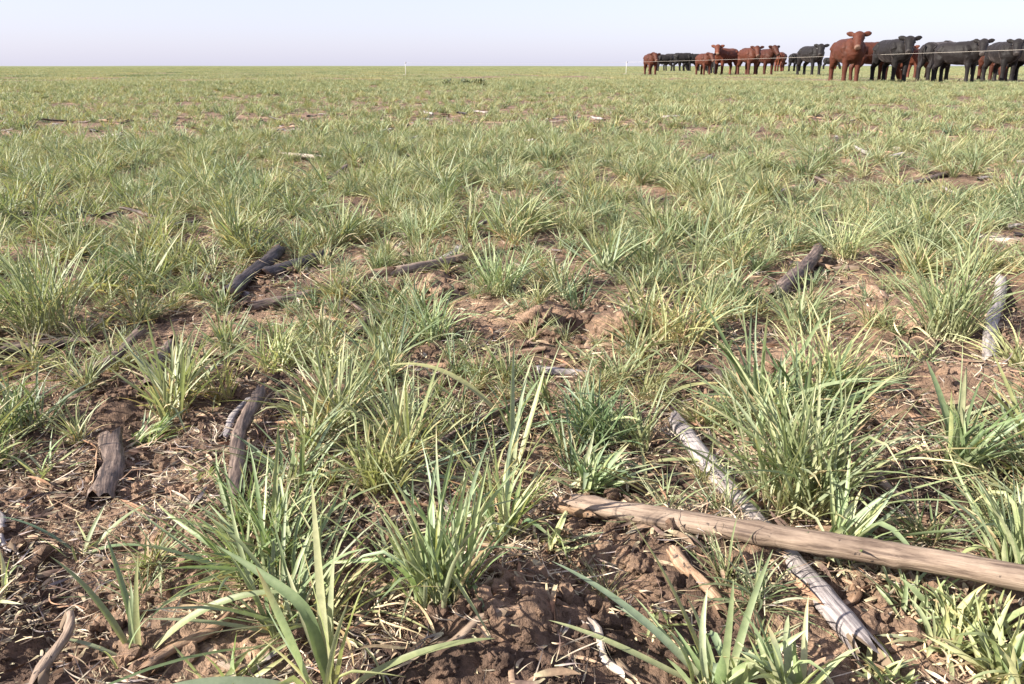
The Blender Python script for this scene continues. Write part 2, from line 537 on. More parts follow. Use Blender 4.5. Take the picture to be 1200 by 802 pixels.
def scatter(name, pts, rots, scl, idx, coll, label, cat):
    me = bpy.data.meshes.new(name)
    n = len(pts)
    me.vertices.add(n); me.vertices.foreach_set('co', np.asarray(pts, np.float32).ravel())
    a = me.attributes.new('rot', 'FLOAT_VECTOR', 'POINT'); a.data.foreach_set('vector', np.asarray(rots, np.float32).ravel())
    a = me.attributes.new('scl', 'FLOAT_VECTOR', 'POINT'); a.data.foreach_set('vector', np.asarray(scl, np.float32).ravel())
    a = me.attributes.new('idx', 'INT', 'POINT'); a.data.foreach_set('value', np.asarray(idx, np.int32))
    o = link(name, me, None, kind='stuff', label=label, cat=cat)
    ng = bpy.data.node_groups.new(name, 'GeometryNodeTree')
    ng.interface.new_socket('Geometry', in_out='INPUT', socket_type='NodeSocketGeometry')
    ng.interface.new_socket('Geometry', in_out='OUTPUT', socket_type='NodeSocketGeometry')
    N, L = ng.nodes, ng.links
    gi = N.new('NodeGroupInput'); go = N.new('NodeGroupOutput')
    ci = N.new('GeometryNodeCollectionInfo'); ci.inputs['Collection'].default_value = coll
    ci.inputs['Separate Children'].default_value = True; ci.inputs['Reset Children'].default_value = True
    ip = N.new('GeometryNodeInstanceOnPoints'); ip.inputs['Pick Instance'].default_value = True
    def attr(nm, ty):
        k = N.new('GeometryNodeInputNamedAttribute'); k.data_type = ty; k.inputs['Name'].default_value = nm
        return k.outputs['Attribute']
    e2r = N.new('FunctionNodeEulerToRotation')
    L.new(attr('rot', 'FLOAT_VECTOR'), e2r.inputs[0])
    L.new(gi.outputs[0], ip.inputs['Points']); L.new(ci.outputs[0], ip.inputs['Instance'])
    L.new(attr('idx', 'INT'), ip.inputs['Instance Index']); L.new(e2r.outputs[0], ip.inputs['Rotation'])
    L.new(attr('scl', 'FLOAT_VECTOR'), ip.inputs['Scale']); L.new(ip.outputs[0], go.inputs[0])
    md = o.modifiers.new('scatter', 'NODES'); md.node_group = ng
    return o

def sector_points(g, r0, r1, per_m2, half=R(44)):
    area = half * (r1 * r1 - r0 * r0)
    n = int(area * per_m2)
    rr = np.sqrt(g.uniform(r0 * r0, r1 * r1, n)); aa = g.uniform(-half, half, n)
    return np.sin(aa) * rr, np.cos(aa) * rr

def with_mat(me, m):
    me.materials.append(m); return me

def build_grass():
    g = np.random.default_rng(21)
    near = []
    for k in range(22):
        acc = Acc()
        tuft_blades(acc, g, int(g.integers(30, 64)), .125 * g.uniform(.8, 1.2), .0042 * g.uniform(.8, 1.2), R(g.uniform(34, 74)), (g.uniform(-.15, .25), g.uniform(-.2, .2)),
                    .016, g.uniform(.16, .42), 6, droop=g.uniform(.6, 1.3), warm=g.uniform(0, .35))
        dry_litter(acc, g, 18, .07, .045)
        near.append(with_mat(acc.mesh('near_tuft'), M['blade']))
    for k in range(8):                                  # trodden plants, leaves lying out flat
        acc = Acc()
        for i in range(int(g.integers(9, 18))):
            blade(acc, g, np.array([g.normal(0, .03), g.normal(0, .03), .006]), g.uniform(0, 6.28), g.uniform(.9, 1.45), g.uniform(-.1, .5), g.uniform(.04, .11), g.uniform(.003, .0058), 7,
                  GREENS[g.integers(6)] * g.uniform(.9, 1.2) if g.random() < .75 else STRAW[g.integers(4)], STRAW[1] if g.random() < .3 else None, None, g.uniform(-1.5, 1.5), .2, .5, 0)
        near.append(with_mat(acc.mesh('near_tuft'), M['blade']))
    cn = source_coll('near_tuft', near)
    x, y = sector_points(g, .40, 5.0, 640, R(45))
    gap = np.clip((fbm(x / .13, y / .13, 301, 2) - .30) * 5, .15, 1)
    keep = g.random(len(x)) < cover(x, y) * gap
    ok = keep.copy()
    for (hx, hy, hr) in HERO_XY:                       # leave room for the single tufts
        ok &= (x - hx) ** 2 + (y - hy) ** 2 > hr * hr
    u, v = to_px(x, y)
    ok &= (np.hypot(x, y) > np.where(u > 930, .45, .50)) & ~((u < 300) & (v > 600) & (g.random(len(x)) < .45))
    small = np.where(np.hypot(x, y) < .68, .62, .78) * np.where(g.random(len(x)) < .68, g.uniform(.45, .65, len(x)), 1.0)
    for (hx, hy, hr) in LOW_XY:                        # trodden, short growth in front of the stalks
        small = np.where((x - hx) ** 2 + (y - hy) ** 2 < hr * hr, np.minimum(small, .48), small)
    small = small[ok]
    x = x[ok]; y = y[ok]
    z = height(x, y)
    n = len(x)
    s = g.uniform(.65, 1.2, n) * (.8 + .5 * fbm(x / .6, y / .6, 55, 2)) * small
    scatter('grass', np.stack([x, y, z], -1), np.stack([g.normal(0, .08, n), g.normal(0, .08, n), g.uniform(0, 6.28, n)], -1),
            np.stack([s * 1.1, s * 1.1, s], -1), g.integers(0, len(near), n), cn, 'tufts of young green wheat filling the near field', 'grass')
    mid = []
    for k in range(14):
        acc = Acc()
        tuft_blades(acc, g, int(g.integers(24, 38)), .085 * g.uniform(.8, 1.2), .0054, R(g.uniform(35, 62)), (g.uniform(-.1, .2), g.uniform(-.15, .15)), .028, g.uniform(.16, .38), 3, droop=1.0, kinks=.06, warm=g.uniform(.05, .45))
        mid.append(with_mat(acc.mesh('mid_tuft'), M['blade']))
    cm = source_coll('mid_tuft', mid)
    x, y = sector_points(g, 5.0, 24, 85, R(42))
    ok = g.random(len(x)) < np.clip(cover(x, y) * (.45 + fbm(x / 1.6, y / 1.6, 77, 3)) * np.clip((fbm(x / .22, y / .22, 302, 2) - .34) * 5, .12, 1.2), .03, 1)
    x = x[ok]; y = y[ok]; n = len(x); z = height(x, y)
    s = g.uniform(.6, 1.2, n) * (.65 + .7 * fbm(x / 2.2, y / 2.2, 56, 3))
    scatter('distant_grass', np.stack([x, y, z], -1), np.stack([g.normal(0, .06, n), g.normal(0, .06, n), g.uniform(0, 6.28, n)], -1),
            np.stack([s * 1.25, s * 1.25, s], -1), g.integers(0, len(mid), n), cm, 'green wheat crop stretching across the middle of the field', 'grass')
    far = []
    for k in range(6):
        acc = Acc()
        for q in range(150):
            tuft_blades(acc, g, 6, .085 * g.uniform(.6, 1.2), .010, R(50), (0, 0), .06, .15, 2, base=(g.uniform(-.8, .8), g.uniform(-.8, .8), 0), kinks=0, warm=g.uniform(.1, .5))
        far.append(with_mat(acc.mesh('far_patch'), M['blade']))
    cf = source_coll('far_patch', far)
    x, y = sector_points(g, 23, 230, .45, R(40)); n = len(x)
    s = g.uniform(.75, 1.15, n) * (.7 + .6 * fbm(x / 14, y / 9, 57, 3))
    scatter('far_grass', np.stack([x, y, height(x, y)], -1), np.stack([0 * x, 0 * x, g.uniform(0, 6.28, n)], -1),
            np.stack([s, s, s * g.uniform(.85, 1.1, n)], -1), g.integers(0, len(far), n), cf, 'far green wheat crop reaching to the horizon', 'grass')

def clod_mesh(g, sub=2, rough=.28):
    import bmesh
    bm = bmesh.new()
    bmesh.ops.create_icosphere(bm, subdivisions=sub, radius=1)
    co = np.array([v.co for v in bm.verts])
    off = g.uniform(0, 50, 3)
    q = co * 1.6 + off
    n1 = vnoise(q[:, 0] + q[:, 2] * .7, q[:, 1] - q[:, 2] * .6, 3); n2 = vnoise(q[:, 0] * 2.9 - q[:, 2] * 2, q[:, 1] * 2.9 + q[:, 2] * 1.7, 8)
    n3 = vnoise(q[:, 0] * 7 + q[:, 2] * 4, q[:, 1] * 7 - q[:, 2] * 5, 12)
    s = 1 + rough * (n1 - .5) * 2 + rough * .8 * (n2 - .5) * 2 + rough * .45 * (n3 - .5) * 2
    co = co * s[:, None] * np.array([1, g.uniform(.7, 1), g.uniform(.55, .8)])
    F = [tuple(v.index for v in f.verts) for f in bm.faces]
    bm.free()
    return raw_mesh('soil_clod', co, F, None, smooth=(sub > 2))

def build_litter():
    g = np.random.default_rng(33)
    # crumbs of soil
    cl = [with_mat(clod_mesh(g, 2, .33), M['soil']) for k in range(10)]
    cc = source_coll('crumb', cl)
    x, y = sector_points(g, .36, 2.6, 13000, R(44))
    u, v = to_px(x, y)
    d = 1 - cover(x, y)
    ok = g.random(len(x)) < np.clip(d, .2, 1) * np.clip(1.7 - np.hypot(x, y) / 1.1, .06, 1)
    x = x[ok]; y = y[ok]; n = len(x); z = height(x, y)
    s = .0016 + .0085 * g.random(n) ** 3.6
    scatter('soil_crumbs', np.stack([x, y, z + s * .25], -1), g.uniform(0, 6.28, (n, 3)), np.stack([s, s, s], -1), g.integers(0, len(cl), n), cc,
            'loose brown soil crumbs between the wheat plants', 'soil')
    # curled roots, chaff, husk shreds
    tan = [np.array(c) for c in ((.42, .29, .18), (.52, .39, .25), (.30, .19, .12), (.60, .50, .36), (.24, .16, .12), (.36, .31, .28), (.38, .22, .13))]
    kinds = []
    for k in range(12):                                 # fibres
        acc = Acc()
        for i in range(7):
            b = np.array([g.uniform(-.02, .02), g.uniform(-.02, .02), .003])
            blade(acc, g, b, g.uniform(0, 6.28), g.uniform(1.2, 1.55), g.uniform(-.3, .4), g.uniform(.015, .05), g.uniform(.0006, .0017), 8,
                  tan[g.integers(len(tan))] * g.uniform(.45, .9), None, None, g.uniform(-3, 3), .15, g.uniform(.05, .9), -.002)
        kinds.append(with_mat(acc.mesh('fibres'), M['dry']))
    for k in range(10):                                 # shreds of husk and leaf
        acc = Acc()
        for i in range(3):
            b = np.array([g.uniform(-.02, .02), g.uniform(-.02, .02), .003])
            blade(acc, g, b, g.uniform(0, 6.28), g.uniform(1.4, 1.6), g.uniform(-.1, .3), g.uniform(.012, .05), g.uniform(.002, .0065), 6,
                  tan[g.integers(len(tan))] * g.uniform(.35, .75), None, None, g.uniform(-2, 2), g.uniform(-.3, .4), g.uniform(0, .6), -.002)
        kinds.append(with_mat(acc.mesh('shreds'), M['dry']))
    ck = source_coll('residue', kinds)
    x, y = sector_points(g, .36, 4.5, 2000, R(46))
    x2, y2 = sector_points(g, .36, .95, 5200, R(42))
    x = np.concatenate([x, x2]); y = np.concatenate([y, y2])
    rr = np.hypot(x, y)
    cl_ = fbm(x / .12, y / .12, 202, 2)
    ok = g.random(len(x)) < np.clip(1.05 - .5 * cover(x, y), .2, 1) * np.clip(1.35 - rr / 2.2, .12, 1) * np.clip((cl_ - .3) * 4, .12, 1)
    x = x[ok]; y = y[ok]; n = len(x); z = height(x, y)
    s = g.uniform(.6, 1.3, n) * np.where(np.hypot(x, y) < .95, .8, 1)
    scatter('crop_residue', np.stack([x, y, z + .001], -1), np.stack([g.normal(0, .12, n), g.normal(0, .12, n), g.uniform(0, 6.28, n)], -1),
            np.stack([s, s, s], -1), g.integers(0, len(kinds), n), ck, 'tan shreds of dry roots, chaff and husk littering the soil', 'crop residue')

# ------------------------------------------------------------------ corn stalks left on the ground
def stem_mesh(g, L, r0, r1, nodes, bend=0.0, squash=.85, jag=.012, ridges=.05, rot=.3):
    nseg = max(10, int(L / .007)); na = 18
    s = np.linspace(0, 1, nseg + 1); an = np.linspace(0, 2 * math.pi, na, endpoint=False)
    r = r0 + (r1 - r0) * s
    for nd in nodes:
        r = r * (1 + .11 * np.exp(-((s - nd) * L / .006) ** 2) - .05 * np.exp(-((s - nd) * L / .02 - .7) ** 2))
    ph = g.uniform(0, 6.28); seed = int(g.integers(1000))
    rim = 1 + ridges * (vnoise(an * 3.2 + 7, an * 0 + 1, seed) - .5) * 2 - .16 * np.exp(-((np.angle(np.exp(1j * (an - ph)))) / .35) ** 2)
    A, S = np.meshgrid(an, s)
    dent = 1 + rot * .30 * (vnoise(S * L / .03, A * 1.2, seed + 1) - .5) + (.05 + rot * .16) * (vnoise(S * L / .008, A * 3, seed + 2) - .5) + .05 * (vnoise(S * L / .05, A * 6, seed + 5) - .5)
    rad = r[:, None] * rim[None] * dent
    X = S * L
    e0 = jag * (vnoise(an * 2.2, an * 0 + 3, seed + 3)) ** 1.5; e1 = jag * (vnoise(an * 2.2, an * 0 + 9, seed + 4)) ** 1.5
    X = X + np.where(S < .5, 1, 0) * e0[None] * np.clip(1 - S * L / .03, 0, 1) - np.where(S >= .5, 1, 0) * e1[None] * np.clip(1 - (1 - S) * L / .03, 0, 1)
    cy = bend * np.sin(S * math.pi) * L + .004 * np.sin(S * 7 + ph)
    cz = .35 * bend * np.sin(S * math.pi) * L
    Y = np.cos(A) * rad + cy; Z = np.sin(A) * rad * squash + cz
    V = np.stack([X, Y, Z], -1).reshape(-1, 3)
    F = [(i * na + j, i * na + (j + 1) % na, (i + 1) * na + (j + 1) % na, (i + 1) * na + j) for i in range(nseg) for j in range(na)]
    stem = raw_mesh('stem', V, F)
    # broken ends: recessed pith
    piths = []
    for e, k in ((0, 0), (1, nseg)):
        pith = Acc()
        ring = V[k * na:(k + 1) * na]
        c = ring.mean(0)
        inn = c + (ring - c) * .88; inn[:, 0] = (ring[:, 0].max() + .002 if e == 0 else ring[:, 0].min() - .002)
        cen = c.copy(); cen[0] = inn[0, 0] + (.006 if e == 0 else -.006)
        mid = c + (ring - c) * .5; mid[:, 0] = cen[0] + g.uniform(-.004, .004, na)
        P = np.concatenate([ring, inn, mid, cen[None]])
        f = []
        for j in range(na):
            j2 = (j + 1) % na
            f += [(j, j2, na + j2, na + j), (na + j, na + j2, 2 * na + j2, 2 * na + j), (2 * na + j, 2 * na + j2, 3 * na)]
        pith.add(P, f)
        piths.append(pith.mesh('pith'))
    return stem, piths

def sheath_mesh(g, L, r, arc=3.6):
    n = 12; na = 10
    s = np.linspace(0, 1, n); a = np.linspace(-arc / 2, arc / 2, na) + g.uniform(0, 6.28)
    V = []
    for i in range(n):
        fl = 1.06 + .5 * max(0, s[i] - .6) ** 1.3
        for j in range(na):
            w = g.uniform(-.0006, .0006)
            x = s[i] * L + (.01 * math.sin(j * 2.3) if i in (0, n - 1) else 0)
            V.append((x, math.cos(a[j]) * (r * fl + w), math.sin(a[j]) * (r * fl * .9 + w)))
    F = [(i * na + j, i * na + j + 1, (i + 1) * na + j + 1, (i + 1) * na + j) for i in range(n - 1) for j in range(na - 1)]
    return raw_mesh('leaf_sheath', V, F)

def corn_stalk(x0, y0, x1, y1, wpx, mat, label, bury=.25, z0=0.0, z1=0.0, nodes=None, bend=0.0, sheath=None, seed=0, taper=.92, name='corn_stalk', squash=.85):
    g = np.random.default_rng(500 + seed)
    a = ground_at(x0, y0); b = ground_at(x1, y1)
    mid = (a + b) / 2
    dist = math.sqrt(mid[0] ** 2 + mid[1] ** 2 + (CAM_H - mid[2]) ** 2)
    depth = mid[1] * math.cos(PITCH) - (mid[2] - CAM_H) * math.sin(PITCH)
    r = .5 * wpx * (.9 if wpx < 25 else 1) * depth / F_PX
    lift = r * (1 - 2 * bury)
    def end(px, py, z):
        p = ground_at(px, py, lift + z)
        return Vector((p[0], p[1], p[2] + lift + z))
    P0, P1 = end(x0, y0, z0), end(x1, y1, z1)
    d = P1 - P0; L = d.length
    if nodes is None:
        nodes = list(np.arange(g.uniform(.1, .4), .97, max(.16, .13 / L)))
    root = link(name, None, label=label, cat='corn stalk', loc=P0)
    for t in np.linspace(0, 1, max(2, int(L / .04) + 1)):
        q = P0.lerp(P1, t)
        HERO_XY.append((q.x, q.y, .025)); LOW_XY.append((q.x, q.y - .05 * (1 + q.y), .045 + .02 * q.y))
    q = d.to_track_quat('X', 'Z')
    root.rotation_euler = (q.to_matrix() @ Matrix.Rotation(g.uniform(-.5, .5), 3, 'X')).to_euler()
    st, pi = stem_mesh(g, L, r, r * taper, nodes, bend, squash, min(.03, L * .16), rot=.35 if mat in ('tan', 'grey') else 1.0)
    link('stem', st, M[mat], root)
    for pm in pi:
        link('pith', pm, M['pith_dark' if mat in ('dark', 'char', 'brown') else 'pith'], root)
    if sheath:
        for (s0, sl, sm) in sheath:
            o = link('leaf_sheath', sheath_mesh(g, sl * L, r * 1.02), M[sm], root)
            o.location = (s0 * L, bend * math.sin(s0 * math.pi) * L, .35 * bend * math.sin(s0 * math.pi) * L)
    return root

HERO_XY = []
LOW_XY = []
STALKS = [
    # x0, y0, x1, y1, width, material, label, options
    (1030, 782, 784, 490, 28, 'grey', 'weathered grey corn stalk passing beneath the long tan stalk', dict(bury=.12, nodes=[.20, .42, .72], seed=1, taper=1.0)),
    (652, 588, 1300, 700, 28, 'tan', 'longest pale tan corn stalk lying across the lower right', dict(bury=.0, z0=.012, z1=.03, nodes=[.085, .42, .66, .93], bend=.012, seed=2, taper=1.12, sheath=[(.0, .085, 'brown')])),
    (121, 588, 134, 502, 27, 'dark', 'thick dark stub of corn stalk on bare soil at left', dict(bury=.06, nodes=[.4], seed=3, sheath=[(.15, .5, 'brown')])),
    (168, 462, 200, 402, 20, 'dark', 'dark corn stalk running up behind the thick stub', dict(bury=.35, seed=4)),
    (272, 590, 304, 452, 19, 'dark', 'bent grey-brown corn stalk leaning beside the curled roots', dict(bury=.05, z1=.01, bend=.015, seed=5, nodes=[.45])),
    (238, 582, 335, 492, 15, 'brown', 'thin brown stalk crossing under the bent grey-brown stalk', dict(bury=.3, seed=6)),
    (255, 520, 290, 470, 12, 'grey', 'split root end of a stalk near the bent stalk', dict(bury=.3, seed=7)),
    (38, 812, 84, 716, 20, 'tan', 'pale split stub rising from dark soil in the bottom left corner', dict(bury=.1, z1=.03, bend=-.03, seed=8, taper=.55)),
    (158, 792, 278, 716, 17, 'brown', 'speckled brown stalk angled behind the small seedling, bottom left', dict(bury=.1, seed=9, nodes=[.55])),
    (212, 738, 330, 806, 15, 'tan', 'thin tan stalk crossing beneath the speckled brown stalk', dict(bury=.25, seed=10)),
    (498, 768, 598, 712, 17, 'tan', 'short tan stalk piece at the foot of the central tuft', dict(bury=.15, seed=11, nodes=[.35])),
    (683, 724, 735, 800, 12, 'pale', 'flat whitish stalk splinter on crumbly soil, bottom centre', dict(bury=.2, seed=12, squash=.45)),
    (786, 640, 852, 722, 20, 'brown', 'brown rotting stalk butt below the long tan stalk', dict(bury=.4, seed=13)),
    (340, 546, 388, 545, 11, 'pale', 'small bright white stalk chunk beside a yellow-green tuft', dict(bury=.2, seed=14)),
    (262, 350, 330, 292, 20, 'char', 'black charred stalk in the dark heap, upper left', dict(bury=.1, z1=.01, seed=15)),
    (305, 326, 388, 296, 18, 'char', 'black-brown stalk on the right of the dark heap', dict(bury=.1, seed=16)),
    (285, 364, 402, 336, 18, 'dark', 'dark grey stalk along the front of the dark heap', dict(bury=.25, seed=17)),
    (372, 338, 474, 316, 15, 'brown', 'brown stalk leading into the reddish root clump', dict(bury=.2, seed=18)),
    (452, 322, 545, 306, 15, 'tan', 'pale tan stalk resting on the reddish root clump', dict(bury=.0, z0=.012, z1=.012, seed=19)),
    (470, 438, 640, 412, 15, 'brown', 'long half-buried brown stalk in the centre of the field', dict(bury=.35, seed=20)),
    (626, 432, 692, 440, 13, 'grey', 'grey-white stalk piece right of the half-buried brown stalk', dict(bury=.15, seed=21)),
    (908, 350, 962, 290, 18, 'dark', 'dark slanting stalk lying behind the big right tuft', dict(bury=.0, z1=.012, seed=22)),
    (940, 320, 1006, 318, 9, 'tan', 'thin pale stalk touching the dark slanting stalk', dict(bury=.3, seed=23)),
    (1130, 274, 1194, 285, 9, 'pale', 'bright white stalk sliver near the right edge', dict(bury=.1, seed=24)),
    (1172, 328, 1158, 428, 17, 'grey', 'blue-grey stalk right of the tall yellowish tuft', dict(bury=.3, seed=25)),
    (1018, 340, 1078, 392, 24, 'brown', 'broad soil-crusted stalk left of the tall yellowish tuft', dict(bury=.45, seed=26)),
    (-12, 409, 112, 398, 15, 'dark', 'dark grey stalk lying at the left edge under the large tuft', dict(bury=.15, seed=27)),
    (452, 284, 482, 306, 11, 'tan', 'short tan stalk bit above the reddish root clump', dict(bury=.2, seed=28)),
    (514, 310, 540, 288, 12, 'grey', 'short grey stalk chip at the top of the root clump', dict(bury=.1, seed=29, squash=.5)),
    (326, 178, 390, 187, 6, 'pale', 'distant whitish stalk among the grass, upper left', dict(bury=.0, z0=.01, z1=.01, seed=30)),
    (740, 246, 806, 256, 8, 'dark', 'distant dark stalk in the shade of tufts, upper centre', dict(bury=.1, seed=31)),
    (598, 293, 645, 280, 8, 'brown', 'brown stalk bit between tufts above the clods', dict(bury=.1, seed=32)),
    (158, 268, 240, 260, 8, 'char', 'thin blackish stalk lying in the grass, upper left', dict(bury=.1, seed=33)),
    (926, 224, 958, 214, 8, 'dark', 'small purplish-brown stalk chunk, upper right', dict(bury=.1, seed=34)),
    (1062, 218, 1112, 200, 8, 'dark', 'dark stalk on the bare reddish patch, upper right', dict(bury=.1, seed=35)),
    (1022, 548, 1064, 592, 15, 'tan', 'pale stalk butt half hidden behind the broad-leaved clump', dict(bury=.2, seed=36)),
    (1018, 470, 1090, 504, 20, 'brown', 'tan-brown stalk buried between the two right-hand tufts', dict(bury=.42, seed=37)),
    (1006, 688, 982, 722, 14, 'brown', 'stubby brown stalk end beside the weathered grey stalk', dict(bury=.2, seed=38)),
    (416, 396, 436, 372, 13, 'dark', 'small round dark stalk stub in the grass left of centre', dict(bury=.15, seed=39)),
    (40, 262, 100, 246, 9, 'char', 'blackened stalk bit at the left under tall grass', dict(bury=.1, seed=40)),
    (395, 770, 440, 700, 22, 'dark', 'dark fibrous husk-like stalk right of the broad-leaved plant', dict(bury=.4, seed=41)),
    (-8, 600, 14, 655, 14, 'grey', 'grey stalk end cut by the left edge', dict(bury=.2, seed=42)),
    (1110, 560, 1200, 575, 12, 'brown', 'thin brown stalk at the right edge under the long-bladed tuft', dict(bury=.4, seed=43)),
    (700, 652, 760, 690, 10, 'brown', 'thin brown splinter just under the long tan stalk', dict(bury=.25, seed=44)),
]
for s in STALKS:
    corn_stalk(*s[:7], **s[7])

# ------------------------------------------------------------------ the wheat plants that stand out singly
def hero(px, py, hpx, n, wmm, spread, label, lean=(0, 0), straw=.12, nleaf=8, foot=.014, droop=1.0, seed=0, kinks=.1, litter=16, bright=1.4, warm=0.12, custom=None, name='wheat_tuft', clear=.05, leafw=1.35):
    g = np.random.default_rng(900 + seed)
    p = ground_at(px, py)
    depth = p[1] * math.cos(PITCH) - (p[2] - CAM_H) * math.sin(PITCH)
    h = hpx * depth / F_PX / math.cos(PITCH) * (1.0 if n <= 12 or seed in (1, 2, 3, 13, 14, 21) else .86)
    root = link(name, None, label=label, cat='wheat plant', group='single wheat plants in the foreground', loc=Vector(p))
    HERO_XY.append((p[0], p[1], clear))
    if n:
        acc = Acc()
        tuft_blades(acc, g, int(n * 2.0), h, wmm / 1000 * .78, R(spread), lean, foot, straw, 7, droop=droop, kinks=kinks, bright=bright, warm=warm)
        link('blades', acc.mesh('blades'), M['blade'], root, kind='stuff')
    for i in range(nleaf):
        acc = Acc()
        tuft_blades(acc, g, 1, h * 1.08, wmm / 1000 * leafw * .82, R(spread * .95), lean, foot * .8, 0, 10, droop=droop, kinks=.2, bright=bright * 1.05, warm=warm)
        link('leaf', acc.mesh('leaf'), M['blade'], root)
    for c in custom or []:                # (azimuth deg from +Y clockwise, tilt, bend, length m, width mm, kink)
        acc = Acc()
        az, t, bd, L, w, kk = c
        blade(acc, g, np.array([g.uniform(-.004, .004), g.uniform(-.004, .004), -.003]), R(az), R(t), R(bd), L, w / 1000, 16,
              GREENS[g.integers(1, 6)] * 1.05, None, kk, g.uniform(-.6, .6), .2, .1, 0)
        link('leaf', acc.mesh('leaf'), M['blade'], root)
    if litter:
        acc = Acc()
        dry_litter(acc, g, int(litter * 1.9), h * .8, foot * 2.6)
        link('dead_leaves', acc.mesh('dead_leaves'), M['dry'], root, kind='stuff')
    return root

